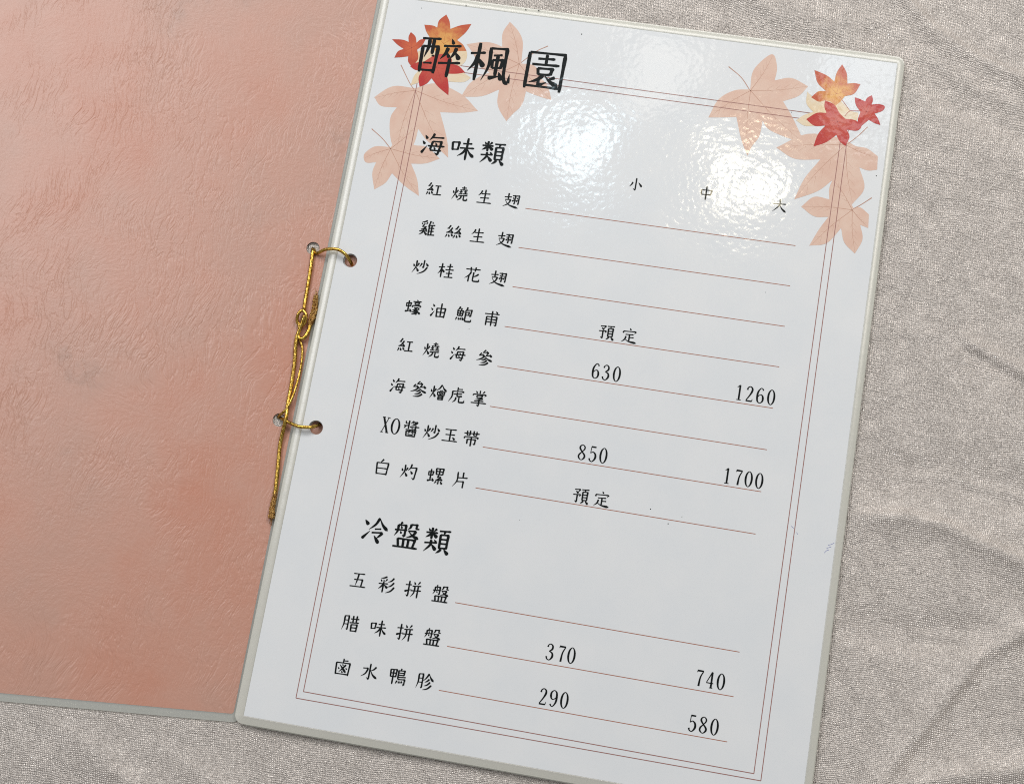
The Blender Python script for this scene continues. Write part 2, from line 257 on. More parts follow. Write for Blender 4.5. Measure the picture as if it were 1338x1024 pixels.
LEAVES = [
('pale', [(-0.34, -12.45, 1), (-9.58, -12.84, 0), (-15.87, -18.16, 0), (-15.92, -19.23, 0), (-12.85, -22.12, 0), (-6.37, -21.81, 1), (-8.03, -25.76, 0), (-7.74, -30.46, 0), (-5.98, -36.5, 0), (-3.17, -41.31, 1), (1.2, -38.05, 0), (3.59, -36.13, 0), (4.15, -29.76, 1), (8.45, -34.11, 0), (13.42, -36.77, 0), (18.51, -40.19, 1), (17.16, -34.13, 0), (14.83, -28.19, 0), (11.67, -21.29, 1), (20.38, -20.29, 0), (27.03, -18.52, 1), (18.94, -12.31, 0), (7.84, -9.14, 0)], (-0.16, -13.39), [(-15.74, -18.83), (-3.27, -40.8), (18.22, -39.97), (26.77, -18.46)], [(-0.71, -13.15), (-3.27, -10.22), (-8.13, -3.18)]),
('pale', [(-5.67, -39.17, 1), (-11.97, -39.74, 0), (-15.56, -43.15, 0), (-15.56, -45.76, 0), (-14.03, -47.2, 0), (-10.33, -46.44, 1), (-10.98, -51.32, 0), (-8.85, -58.0, 1), (-4.88, -54.56, 0), (-2.99, -50.13, 1), (2.8, -54.45, 0), (9.67, -58.06, 1), (7.63, -51.14, 0), (3.99, -44.94, 1), (9.78, -43.98, 0), (15.2, -41.09, 1), (8.96, -36.91, 0), (2.91, -36.5, 0), (-0.23, -30.41, 0)], (-5.55, -39.84), [(-15.17, -45.18), (-8.85, -57.22), (9.38, -57.85), (14.71, -41.11), (3.37, -28.3)], [(-5.74, -39.6), (-9.68, -35.99), (-14.88, -32.45)]),
('pale', [(33.21, 22.12, 1), (37.41, 18.47, 0), (40.12, 13.62, 0), (40.93, 4.52, 1), (46.18, 4.47, 0), (48.89, 1.67, 0), (49.58, -0.22, 1), (53.32, -3.65, 0), (55.99, -9.6, 1), (49.87, -8.51, 0), (45.0, -7.24, 1), (44.35, -13.26, 0), (41.39, -17.64, 0), (39.21, -21.19, 1), (35.67, -16.9, 0), (34.09, -13.18, 0), (33.94, -8.05, 1), (27.34, -11.98, 0), (18.98, -13.39, 1), (21.3, -7.49, 0), (24.77, -3.8, 0), (28.82, -1.22, 1), (24.31, 0.93, 0), (20.33, 6.37, 0), (17.09, 9.73, 1), (24.27, 11.76, 0), (28.82, 11.61, 0), (32.0, 10.65, 1), (31.12, 16.77, 0)], (40.24, 4.22), [(33.34, 21.33), (55.56, -9.26), (39.31, -20.7), (19.5, -13.12), (17.67, 9.61)], [(40.87, 4.91), (45.92, 10.44), (50.6, 13.71)]),
('pale', [(134.83, 6.66, 1), (134.92, 14.81, 0), (139.35, 21.51, 0), (142.35, 22.74, 0), (144.3, 17.22, 0), (144.05, 11.93, 1), (150.56, 13.92, 0), (157.67, 11.28, 1), (154.42, 6.63, 0), (148.58, 3.43, 1), (153.27, -2.9, 0), (159.71, -13.57, 1), (148.57, -10.83, 0), (143.98, -8.92, 0), (141.64, -5.9, 1), (141.16, -12.95, 0), (138.89, -17.41, 0), (137.66, -21.71, 1), (134.22, -15.01, 0), (131.01, -5.89, 1), (125.36, -6.98, 0), (119.9, -7.78, 1), (122.84, 0.47, 0), (128.48, 5.22, 0)], (135.05, 6.17), [(141.74, 21.86), (157.19, 11.21), (159.18, -13.13), (137.64, -21.2), (120.35, -7.56)], [(134.62, 6.47), (130.55, 11.29), (124.88, 15.21)]),
('pale', [(174.74, -8.88, 1), (160.09, -8.97, 0), (148.57, -16.58, 1), (156.46, -20.21, 0), (166.49, -19.0, 1), (161.29, -27.94, 0), (158.45, -37.17, 1), (166.96, -32.52, 0), (172.33, -26.97, 1), (172.1, -33.1, 0), (181.26, -35.77, 1), (185.14, -28.44, 0), (182.1, -20.09, 1), (185.74, -20.9, 0), (189.16, -19.99, 1), (188.73, -14.34, 1), (183.97, -11.63, 0), (179.49, -11.33, 0)], (175.7, -11.48), [(149.57, -16.43), (158.86, -36.44), (181.18, -35.11), (188.19, -15.1)], [(176.28, -10.98), (180.19, -6.7), (183.24, -2.55)]),
('pale', [(172.49, -26.27, 1), (178.13, -30.84, 0), (181.83, -37.3, 1), (184.51, -36.62, 0), (188.2, -39.02, 1), (188.64, -44.71, 1), (185.4, -43.87, 1), (186.99, -49.63, 0), (184.77, -55.95, 1), (180.15, -52.0, 0), (178.18, -46.3, 1), (173.41, -53.29, 0), (166.77, -55.37, 1), (169.62, -48.26, 0), (172.66, -42.44, 1), (167.06, -43.02, 0), (161.58, -39.81, 1), (166.01, -34.96, 0), (172.1, -35.12, 1), (171.51, -30.48, 0)], (181.56, -38.15), [(172.83, -26.9), (187.91, -43.89), (184.69, -55.3), (167.6, -54.98), (162.2, -39.71)], [(181.88, -37.69), (184.97, -35.21), (188.47, -31.99)]),
('straw', [(-2.04, 3.97, 1), (5.2, 5.81, 0), (15.44, 7.68, 0), (18.0, 6.04, 0), (17.97, 2.02, 0), (15.16, -1.19, 1), (18.08, -2.77, 0), (21.61, -4.66, 1), (18.83, -6.97, 0), (12.93, -7.59, 1), (8.23, -6.59, 0), (3.82, -7.23, 1), (1.21, -9.4, 0), (-2.54, -11.54, 1), (-1.84, -7.24, 0), (-0.43, -4.64, 1), (-1.9, -2.44, 0), (-2.45, 1.09, 0)], (7.96, -1.02), [(17.71, 5.59), (21.24, -4.71), (-2.21, -11.29)], None),
('straw', [(157.55, 9.0, 1), (157.84, 4.25, 0), (159.29, 2.19, 0), (161.17, 0.65, 1), (157.63, -1.23, 0), (154.83, -3.91, 1), (158.21, -5.68, 0), (161.95, -5.35, 1), (168.27, -2.39, 0), (174.79, -0.99, 1), (178.12, -0.95, 0), (178.93, 0.98, 0), (178.92, 2.79, 1), (175.52, 3.2, 1), (170.79, 7.5, 1), (165.01, 6.66, 0), (160.83, 6.51, 0)], (169.11, 0.9), [(157.82, 8.58), (155.24, -3.85), (178.67, 1.39)], None),
('orange', [(6.49, 21.59, 1), (8.32, 18.8, 0), (9.3, 15.49, 1), (13.27, 17.67, 0), (17.59, 18.89, 1), (16.01, 15.03, 0), (12.96, 10.96, 1), (15.71, 9.33, 0), (17.68, 6.79, 1), (12.78, 5.69, 0), (7.76, 2.16, 1), (4.6, 4.92, 0), (1.23, 10.9, 1), (-0.5, 13.08, 0), (-1.77, 15.82, 1), (1.82, 15.93, 0), (3.76, 15.31, 1), (3.99, 18.59, 0)], (7.72, 8.59), [(6.56, 21.19), (17.26, 18.64), (17.28, 6.94), (-1.54, 15.57)], None),
('vermilion', [(-6.73, 11.79, 1), (-4.51, 10.08, 0), (-3.51, 7.39, 1), (-2.21, 8.99, 0), (-0.05, 9.59, 1), (-1.0, 6.54, 0), (-2.7, 4.48, 1), (-1.57, 0.42, 0), (-3.53, -3.28, 1), (-5.4, -1.34, 0), (-5.85, 1.01, 1), (-8.54, 0.22, 0), (-11.46, -0.4, 1), (-10.5, 2.56, 0), (-8.3, 3.96, 1), (-11.25, 5.48, 0), (-13.92, 7.53, 1), (-9.62, 7.94, 0), (-6.84, 7.32, 1), (-7.29, 9.69, 0)], (-5.07, 4.95), [(-6.66, 11.4), (-0.37, 9.26), (-3.49, -2.87), (-11.11, -0.27), (-13.53, 7.46)], None),
('crimson', [(9.24, 4.38, 1), (11.99, 2.76, 0), (12.64, 0.25, 1), (15.75, -0.3, 0), (18.81, -2.66, 1), (15.62, -3.72, 0), (11.4, -4.33, 1), (13.02, -9.09, 0), (13.75, -13.56, 1), (8.94, -10.48, 0), (5.51, -7.18, 1), (3.92, -9.81, 0), (1.31, -11.58, 1), (0.15, -7.76, 0), (1.04, -4.43, 1), (-1.98, -4.46, 0), (-4.3, -3.19, 1), (-1.83, -1.23, 0), (1.05, -0.41, 1), (4.97, 2.96, 0)], (6.64, -2.02), [(9.5, 4.01), (18.43, -2.64), (13.57, -13.19), (1.35, -11.18), (-3.92, -3.21)], None),
('orange', [(169.93, 22.7, 1), (172.19, 19.12, 0), (173.04, 14.67, 1), (175.69, 15.28, 0), (178.22, 15.19, 1), (176.25, 10.8, 0), (172.68, 9.14, 1), (171.31, 6.67, 0), (169.48, 4.58, 1), (167.19, 6.07, 0), (165.07, 6.22, 1), (162.66, 5.32, 0), (159.45, 6.76, 1), (161.9, 9.63, 0), (164.97, 10.3, 1), (161.2, 13.41, 0), (159.26, 18.64, 1), (164.31, 17.07, 0), (167.76, 14.82, 1), (168.28, 19.02, 0)], (169.27, 9.56), [(169.98, 22.25), (178.03, 15.07), (159.86, 6.82), (159.52, 18.21)], [(170.62, 8.84), (174.79, 4.0), (175.52, 3.2)]),
('crimson', [(165.07, 6.22, 1), (169.01, 4.97, 0), (171.52, 1.7, 0), (174.09, -0.41, 1), (178.07, -0.51, 0), (180.8, -2.36, 0), (179.43, -4.73, 0), (175.28, -4.98, 1), (176.69, -7.92, 0), (175.53, -11.91, 1), (173.03, -10.26, 0), (171.46, -7.79, 1), (167.76, -11.49, 0), (163.06, -13.98, 1), (164.22, -8.41, 0), (166.64, -4.44, 1), (162.34, -5.16, 0), (158.69, -2.89, 1), (162.46, 0.38, 0), (166.37, 0.95, 1), (165.21, 3.51, 0)], (171.14, -1.97), [(165.33, 5.8), (180.42, -2.64), (175.39, -11.49), (163.35, -13.58), (159.1, -2.83)], [(173.74, 0.67), (174.6, 2.16), (175.52, 3.2)]),
('crimson', [(183.33, 11.14, 1), (183.93, 8.96, 0), (183.61, 7.1, 1), (186.25, 7.71, 0), (188.59, 7.37, 0), (188.93, 6.29, 0), (187.86, 4.77, 0), (185.3, 3.49, 1), (187.03, 1.26, 0), (188.14, -1.06, 1), (185.58, -0.53, 0), (183.37, 0.5, 1), (182.28, -0.79, 0), (180.45, -2.87, 1), (179.09, -0.36, 0), (179.68, 3.35, 1), (177.45, 6.2, 0), (176.65, 9.26, 1), (178.58, 8.86, 0), (180.98, 8.08, 1), (181.61, 9.76, 0)], (181.94, 3.68), [(183.3, 10.69), (188.65, 6.83), (187.91, -0.87), (180.39, -2.42), (176.88, 9.07)], [(179.22, 3.74), (177.16, 3.44), (175.52, 3.2)])]
CORDS = {
'upper': [(-29.41, -85.61, 0.2), (-28.83, -87.93, 1.6), (-28.35, -94.09, 1.75), (-27.98, -102.14, 1.75), (-27.71, -109.56, 1.9), (-27.31, -112.79, 2.2)],
'arc_upper': [(-29.04, -85.88, 0.2), (-27.08, -87.73, 1.8), (-23.23, -86.28, 4.2), (-18.18, -85.96, 5.6), (-14.51, -87.48, 5.0), (-12.66, -89.36, 2.6), (-12.2, -90.03, 0.8)],
'arc_lower': [(-28.56, -156.21, 0.2), (-26.47, -156.87, 2.0), (-23.77, -157.96, 3.4), (-19.19, -159.1, 5.0), (-14.94, -158.73, 5.0), (-12.87, -157.34, 2.8), (-12.23, -156.22, 0.8)],
'knot': [(-27.26, -111.5, 2.2), (-28.65, -112.96, 3.2), (-29.33, -115.25, 3.0), (-28.87, -117.52, 2.2), (-27.09, -118.52, 2.2), (-25.79, -116.56, 2.8), (-25.91, -113.87, 3.4), (-27.61, -112.1, 3.0)],
'strand_a': [(-26.4, -114.32, 3.6), (-27.13, -119.06, 3.0), (-27.94, -123.23, 2.6), (-27.68, -127.88, 2.3), (-26.99, -133.09, 2.0), (-26.43, -142.1, 1.8), (-26.16, -150.62, 2.2), (-25.46, -156.02, 3.2), (-25.72, -160.2, 2.6), (-25.98, -167.0, 1.8), (-25.04, -176.09, 1.75), (-24.14, -184.85, 1.8), (-24.07, -186.67, 1.8)],
'strand_b': [(-28.21, -117.47, 2.4), (-27.48, -123.0, 2.0), (-25.66, -125.87, 1.9), (-24.62, -129.5, 1.8), (-24.1, -136.69, 1.8), (-24.52, -146.06, 2.6), (-25.95, -152.32, 3.0), (-28.07, -154.98, 2.2), (-29.53, -156.06, 0.2)],
'tail': [(-27.99, -121.85, 2.2), (-26.59, -123.65, 2.6), (-24.93, -123.13, 2.8), (-23.85, -119.61, 2.2), (-23.93, -117.31, 1.9)],
'frayed_a': [(-23.87, -117.62, 1.9), (-23.59, -115.04, 2.0), (-23.31, -110.86, 2.1), (-23.85, -105.13, 2.0)],
'frayed_b': [(-24.1, -185.76, 1.8), (-23.97, -188.5, 1.9), (-23.89, -191.84, 1.9), (-23.51, -196.01, 1.8)]}
HOLES = [(-12.82, -89.02), (-13.12, -158.19)]
COVER_HOLES = [(-29.26, -85.65), (-28.53, -157.13)]
CREASES = [
[(189.14, 59.0), (204.82, 44.1), (224.36, 34.04), (242.7, 27.63)],
[(183.91, 37.73), (217.02, 17.24), (244.67, 8.02)],
[(232.65, -84.92), (254.91, -93.76), (273.76, -102.99)],
[(197.68, -158.57), (215.28, -155.68), (231.54, -156.86), (245.2, -161.38), (262.16, -165.88)],
[(195.72, -142.74), (230.88, -137.93), (259.63, -140.7)],
[(196.99, -199.13), (216.0, -200.54), (248.94, -196.4)],
[(212.16, -266.38), (219.49, -253.24), (237.68, -224.42), (249.69, -203.41), (264.82, -192.29), (281.15, -181.51)],
[(222.09, -256.38), (246.17, -248.3), (269.73, -241.15)],
[(-95.31, -281.69), (-70.78, -294.81), (-46.37, -309.07)],
[(-52.27, -282.97), (-18.18, -301.3)],
[(116.05, 52.22), (139.66, 41.7), (168.64, 35.55)]]
COVER_EDGE = [(-126.24, -280.06), (-22.89, -271.27), (-23.91, 25.14)]
SPECKS = [(63.45, 20.84, 0.35), (152.49, -0.77, 0.25), (5.76, -22.2, 0.25), (120.98, -168.87, 0.3), (128.43, -173.31, 0.3), (133.2, -169.85, 0.2), (189.14, -22.64, 0.3), (152.39, -76.93, 0.2), (39.6, -109.61, 0.2), (38.82, 28.38, 0.35), (44.22, 28.79, 0.4), (13.94, 26.6, 0.35), (-4.24, 23.0, 0.25), (72.17, -181.07, 0.15)]
PEN = [[(188.0, -174.71), (188.73, -173.7), (189.54, -173.28)], [(189.04, -171.6), (190.13, -171.12), (191.19, -170.36)], [(188.62, -172.84), (190.24, -171.99)], [(174.51, -166.63), (175.48, -167.35)], [(176.8, -168.61), (177.2, -169.43)]]

# ---------------------------------------------------------------- small helpers
def tag(o, label=None, cat=None, group=None, kind=None):
    for k, v in (('label', label), ('category', cat), ('group', group), ('kind', kind)):
        if v: o[k] = v
    return o
def mesh_obj(name, bm, mats, parent=None, smooth=False):
    me = bpy.data.meshes.new(name)
    bm.normal_update()
    bm.to_mesh(me); bm.free()
    for m in (mats if isinstance(mats, (list, tuple)) else [mats]): me.materials.append(m)
    if smooth: me.shade_smooth()
    o = bpy.data.objects.new(name, me); COL.objects.link(o)
    if parent: o.parent = parent
    return o
def P(x, y, z): return (x*MM, y*MM, z*MM)

def new_mat(name):
    m = bpy.data.materials.new(name); m.use_nodes = True
    n = m.node_tree
    return m, n, n.nodes['Principled BSDF']
def N(n, typ, **kw):
    nd = n.nodes.new(typ)
    for k, v in kw.items():
        if k in nd.inputs: nd.inputs[k].default_value = v
        else: setattr(nd, k, v)
    return nd
def film_normal(n):
    """the pebbled, slightly wavy surface of the laminating film (same for paper and print under it)"""
    tc = N(n, 'ShaderNodeTexCoord')
    big = N(n, 'ShaderNodeTexNoise', Scale=17.0, Detail=1.0, Roughness=0.4)
    mid = N(n, 'ShaderNodeTexNoise', Scale=90.0, Detail=1.0, Roughness=0.4)
    fine = N(n, 'ShaderNodeTexNoise', Scale=400.0, Detail=1.3, Roughness=0.4)
    for t in (big, mid, fine): n.links.new(tc.outputs['Object'], t.inputs['Vector'])
    b0 = N(n, 'ShaderNodeBump', Strength=1.0, Distance=FILM[0])
    b1 = N(n, 'ShaderNodeBump', Strength=1.0, Distance=FILM[1])
    b2 = N(n, 'ShaderNodeBump', Strength=1.0, Distance=FILM[2])
    n.links.new(big.outputs[0], b0.inputs['Height'])
    n.links.new(mid.outputs[0], b1.inputs['Height'])
    n.links.new(fine.outputs[0], b2.inputs['Height'])
    n.links.new(b0.outputs[0], b1.inputs['Normal']); n.links.new(b1.outputs[0], b2.inputs['Normal'])
    return b2.outputs[0]
FILM = (0.0007, 0.00006, 0.000043)
def laminated(name, col, var=0.0, vscale=200.0, col2=None, spec=0.42):
    m, n, b = new_mat(name)
    b.inputs['Base Color'].default_value = (*col, 1)
    b.inputs['Roughness'].default_value = 0.27
    b.inputs['Specular IOR Level'].default_value = spec
    b.inputs['Coat Weight'].default_value = 1.0
    b.inputs['Coat Roughness'].default_value = 0.078
    b.inputs['Coat IOR'].default_value = 1.5
    n.links.new(film_normal(n), b.inputs['Coat Normal'])
    if col2:
        tc = N(n, 'ShaderNodeTexCoord')
        ns = N(n, 'ShaderNodeTexNoise', Scale=vscale, Detail=4.0, Roughness=0.65)
        n.links.new(tc.outputs['Object'], ns.inputs['Vector'])
        r = N(n, 'ShaderNodeValToRGB')
        r.color_ramp.elements[0].position = 0.35; r.color_ramp.elements[0].color = (*col, 1)
        r.color_ramp.elements[1].position = 0.68; r.color_ramp.elements[1].color = (*col2, 1)
        n.links.new(ns.outputs[0], r.inputs[0]); n.links.new(r.outputs[0], b.inputs['Base Color'])
    return m
M = {}
M['paper'] = laminated('paper', (0.725, 0.75, 0.775), vscale=45, col2=(0.76, 0.775, 0.79))
M['ink'] = laminated('ink', (0.004, 0.006, 0.006), spec=0.08)
M['rule'] = laminated('rule_ink', (0.40, 0.17, 0.115))
M['frame_ink'] = laminated('frame_ink', (0.34, 0.16, 0.14))
M['pen'] = laminated('pen_ink', (0.12, 0.14, 0.42))
M['pale'] = laminated('pale_leaf', (0.70, 0.47, 0.375), vscale=110, col2=(0.745, 0.55, 0.45))
M['pale_vein'] = laminated('pale_leaf_vein', (0.50, 0.27, 0.19))
M['straw'] = laminated('straw_leaf', (0.77, 0.60, 0.38), vscale=130, col2=(0.77, 0.66, 0.50))
M['straw_vein'] = laminated('straw_leaf_vein', (0.70, 0.50, 0.30))
M['orange'] = laminated('orange_leaf', (0.60, 0.125, 0.035), vscale=90, col2=(0.74, 0.36, 0.07))
M['orange_vein'] = laminated('orange_leaf_vein', (0.50, 0.14, 0.03))
M['vermilion'] = laminated('vermilion_leaf', (0.50, 0.075, 0.025), vscale=230, col2=(0.68, 0.17, 0.055))
M['vermilion_vein'] = laminated('vermilion_leaf_vein', (0.42, 0.06, 0.03))
M['crimson'] = laminated('crimson_leaf', (0.50, 0.03, 0.022), vscale=200, col2=(0.66, 0.13, 0.075))
M['crimson_vein'] = laminated('crimson_leaf_vein', (0.38, 0.04, 0.03))

def clear_plastic(name, tint, keep, rough=0.22):
    """milky clear film: mostly lets what lies under it show"""
    m, n, b = new_mat(name)
    b.inputs['Base Color'].default_value = (*tint, 1)
    b.inputs['Roughness'].default_value = rough
    b.inputs['IOR'].default_value = 1.5
    b.inputs['Specular IOR Level'].default_value = 1.0
    b.inputs['Coat Weight'].default_value = 1.0; b.inputs['Coat Roughness'].default_value = rough*.8
    tr = N(n, 'ShaderNodeBsdfTransparent'); tr.inputs[0].default_value = (0.86, 0.88, 0.85, 1)
    mx = N(n, 'ShaderNodeMixShader'); mx.inputs[0].default_value = keep
    n.links.new(tr.outputs[0], mx.inputs[1]); n.links.new(b.outputs[0], mx.inputs[2])
    n.links.new(mx.outputs[0], n.nodes['Material Output'].inputs['Surface'])
    tc = N(n, 'ShaderNodeTexCoord'); ns = N(n, 'ShaderNodeTexNoise', Scale=140.0, Detail=3.0)
    bp = N(n, 'ShaderNodeBump', Strength=1.0, Distance=0.00012)
    n.links.new(tc.outputs['Object'], ns.inputs['Vector']); n.links.new(ns.outputs[0], bp.inputs['Height'])
    n.links.new(bp.outputs[0], b.inputs['Normal'])
    return m
m, n, bb = new_mat('shade_rim'); M['rim'] = m  # dark colour stands in for the shade inside the punched holes
bb.inputs['Base Color'].default_value = (0.085, 0.05, 0.038, 1); bb.inputs['Roughness'].default_value = 0.5
M['film'] = clear_plastic('clear_film', (0.88, 0.86, 0.80), 0.50, 0.25)
M['cover_film'] = clear_plastic('cover_film', (0.74, 0.74, 0.71), 0.42, 0.26)

def leather():
    m, n, b = new_mat('pink_leatherette')
    tc = N(n, 'ShaderNodeTexCoord')
    # soft clouding between dusty pink, salmon and a grey for pressed blotches and painted-in reflections
    n1 = N(n, 'ShaderNodeTexNoise', Scale=11.0, Detail=6.0, Roughness=0.62)
    r = N(n, 'ShaderNodeValToRGB')
    e = r.color_ramp.elements
    e[0].position = 0.28; e[0].color = (0.50, 0.21, 0.135, 1)
    e[1].position = 0.66; e[1].color = (0.34, 0.205, 0.157, 1)
    x = e.new(0.47); x.color = (0.505, 0.262, 0.192, 1)
    x = e.new(0.58); x.color = (0.475, 0.265, 0.20, 1)
    n.links.new(tc.outputs['Object'], n1.inputs['Vector']); n.links.new(n1.outputs[0], r.inputs[0])
    n.links.new(r.outputs[0], b.inputs['Base Color'])
    b.inputs['Roughness'].default_value = 0.5
    b.inputs['Specular IOR Level'].default_value = 0.35
    b.inputs['Coat Weight'].default_value = 0.9
    b.inputs['Coat Roughness'].default_value = 0.33
    # long creases in patches, with a fine grain between them
    warp = N(n, 'ShaderNodeTexNoise', Scale=22.0, Detail=2.0)
    va = N(n, 'ShaderNodeVectorMath', operation='MULTIPLY_ADD')
    va.inputs[1].default_value = (0.03, 0.03, 0.0)
    n.links.new(tc.outputs['Object'], warp.inputs['Vector'])
    n.links.new(warp.outputs['Color'], va.inputs[0]); n.links.new(tc.outputs['Object'], va.inputs[2])
    def creases(rot, sc, stretch):
        mp = N(n, 'ShaderNodeMapping')
        mp.inputs['Rotation'].default_value = (0, 0, math.radians(rot)); mp.inputs['Scale'].default_value = (1, stretch, 1)
        n.links.new(va.outputs[0], mp.inputs['Vector'])
        t = N(n, 'ShaderNodeTexNoise', Scale=sc, Detail=3.0, Roughness=0.55)
        n.links.new(mp.outputs[0], t.inputs['Vector'])
        s = N(n, 'ShaderNodeMath', operation='SUBTRACT'); s.inputs[1].default_value = 0.5
        a = N(n, 'ShaderNodeMath', operation='ABSOLUTE')
        mr = N(n, 'ShaderNodeMapRange'); mr.inputs['From Min'].default_value = 0.0; mr.inputs['From Max'].default_value = 0.06
        mr.interpolation_type = 'SMOOTHSTEP'
        n.links.new(t.outputs[0], s.inputs[0]); n.links.new(s.outputs[0], a.inputs[0]); n.links.new(a.outputs[0], mr.inputs['Value'])
        return mr.outputs[0]
    def mask(sc, lo, hi, off):
        mp = N(n, 'ShaderNodeMapping'); mp.inputs['Location'].default_value = (off, off*2, 0)
        t = N(n, 'ShaderNodeTexNoise', Scale=sc, Detail=2.0)
        n.links.new(tc.outputs['Object'], mp.inputs['Vector']); n.links.new(mp.outputs[0], t.inputs['Vector'])
        mr = N(n, 'ShaderNodeMapRange'); mr.inputs['From Min'].default_value = lo; mr.inputs['From Max'].default_value = hi
        n.links.new(t.outputs[0], mr.inputs['Value'])
        return mr.outputs[0]
    prev = None
    for h, dist, mk in ((creases(-14, 240, 0.26), 0.000068, mask(20, .46, .60, 1.3)),
                        (creases(46, 250, 0.28), 0.00006, mask(20, .48, .62, 4.1)),
                        (creases(-50, 210, 0.27), 0.00006, mask(18, .50, .63, 7.7))):
        bp = N(n, 'ShaderNodeBump', Distance=dist)
        n.links.new(mk, bp.inputs['Strength']); n.links.new(h, bp.inputs['Height'])
        if prev: n.links.new(prev, bp.inputs['Normal'])
        prev = bp.outputs[0]
    g = N(n, 'ShaderNodeTexNoise', Scale=650.0, Detail=5.0, Roughness=0.6)
    n.links.new(va.outputs[0], g.inputs['Vector'])
    bp = N(n, 'ShaderNodeBump', Strength=1.0, Distance=0.00011)
    n.links.new(g.outputs[0], bp.inputs['Height']); n.links.new(prev, bp.inputs['Normal'])
    n.links.new(bp.outputs[0], b.inputs['Normal']); n.links.new(bp.outputs[0], b.inputs['Coat Normal'])
    return m
M['leather'] = leather()

def gold(name, dark, bright, rough, tscale, dist):
    m, n, b = new_mat(name)
    tc = N(n, 'ShaderNodeTexCoord')
    ns = N(n, 'ShaderNodeTexNoise', Scale=tscale, Detail=4.0, Roughness=0.7)
    n.links.new(tc.outputs['Object'], ns.inputs['Vector'])
    r = N(n, 'ShaderNodeValToRGB')
    r.color_ramp.elements[0].position = 0.38; r.color_ramp.elements[0].color = (*dark, 1)
    r.color_ramp.elements[1].position = 0.62; r.color_ramp.elements[1].color = (*bright, 1)
    n.links.new(ns.outputs[0], r.inputs[0]); n.links.new(r.outputs[0], b.inputs['Base Color'])
    b.inputs['Metallic'].default_value = 1.0; b.inputs['Roughness'].default_value = rough
    bp = N(n, 'ShaderNodeBump', Strength=1.0, Distance=dist)
    n.links.new(ns.outputs[0], bp.inputs['Height']); n.links.new(bp.outputs[0], b.inputs['Normal'])
    return m
M['gold'] = gold('gold_cord', (0.30, 0.15, 0.015), (0.92, 0.64, 0.15), 0.2, 1100, 0.00013)  # darker tone puts the cord's olive shadows into its colour
M['gold_frayed'] = gold('gold_thread_ends', (0.25, 0.10, 0.02), (0.85, 0.55, 0.20), 0.35, 1300, 0.0012)

def cloth():
    m, n, b = new_mat('champagne_satin_weave')
    tc = N(n, 'ShaderNodeTexCoord')
    wob = N(n, 'ShaderNodeTexNoise', Scale=55.0, Detail=3.0)
    va = N(n, 'ShaderNodeVectorMath', operation='MULTIPLY_ADD'); va.inputs[1].default_value = (0.0035, 0.0035, 0)
    n.links.new(tc.outputs['Object'], wob.inputs['Vector']); n.links.new(wob.outputs['Color'], va.inputs[0]); n.links.new(tc.outputs['Object'], va.inputs[2])
    def wave(rot, sc):
        mp = N(n, 'ShaderNodeMapping'); mp.inputs['Rotation'].default_value = (0, 0, math.radians(rot))
        n.links.new(va.outputs[0], mp.inputs['Vector'])
        t = N(n, 'ShaderNodeTexWave', Scale=sc, Distortion=1.6, Detail=2.0); t.bands_direction = 'X'
        t.inputs['Detail Scale'].default_value = 3.0
        n.links.new(mp.outputs[0], t.inputs['Vector'])
        return t.outputs['Fac']
    # wave repeats every (2 pi / 20 scale) metres
    w1 = wave(-9, 2*math.pi/20/0.00072); w2 = wave(72, 2*math.pi/20/0.00068)
    mu = N(n, 'ShaderNodeMath', operation='MULTIPLY'); n.links.new(w1, mu.inputs[0]); n.links.new(w2, mu.inputs[1])
    sp = N(n, 'ShaderNodeTexNoise', Scale=900.0, Detail=3.0, Roughness=0.7)
    n.links.new(tc.outputs['Object'], sp.inputs['Vector'])
    ad = N(n, 'ShaderNodeMath', operation='MULTIPLY_ADD'); ad.inputs[1].default_value = 0.75
    n.links.new(sp.outputs[0], ad.inputs[0]); n.links.new(mu.outputs[0], ad.inputs[2])
    r = N(n, 'ShaderNodeValToRGB')
    e = r.color_ramp.elements
    e[0].position = 0.36; e[0].color = (0.56, 0.505, 0.465, 1)
    e[1].position = 1.15 if False else 1.0; e[1].color = (0.97, 0.92, 0.87, 1)
    x = e.new(0.62); x.color = (0.83, 0.765, 0.71, 1)
    n.links.new(ad.outputs[0], r.inputs[0])
    # crushed, crepe-like mottling in the sheen of the threads
    cm = N(n, 'ShaderNodeTexNoise', Scale=120.0, Detail=6.0, Roughness=0.7, Distortion=0.8)
    n.links.new(tc.outputs['Object'], cm.inputs['Vector'])
    n.links.new(r.outputs[0], b.inputs['Base Color'])
    rr = N(n, 'ShaderNodeMapRange'); rr.inputs['From Min'].default_value = .35; rr.inputs['From Max'].default_value = .65
    rr.inputs['To Min'].default_value = 0.25; rr.inputs['To Max'].default_value = 0.44
    n.links.new(cm.outputs[0], rr.inputs['Value']); n.links.new(rr.outputs[0], b.inputs['Roughness'])
    b.inputs['Metallic'].default_value = 0.5
    b.inputs['Specular IOR Level'].default_value = 0.7
    b0 = N(n, 'ShaderNodeBump', Strength=1.0, Distance=0.0018)
    n.links.new(cm.outputs[0], b0.inputs['Height'])
    b1 = N(n, 'ShaderNodeBump', Strength=1.0, Distance=0.00028)
    n.links.new(ad.outputs[0], b1.inputs['Height']); n.links.new(b0.outputs[0], b1.inputs['Normal'])
    n.links.new(b1.outputs[0], b.inputs['Normal'])
    return m
M['cloth'] = cloth()

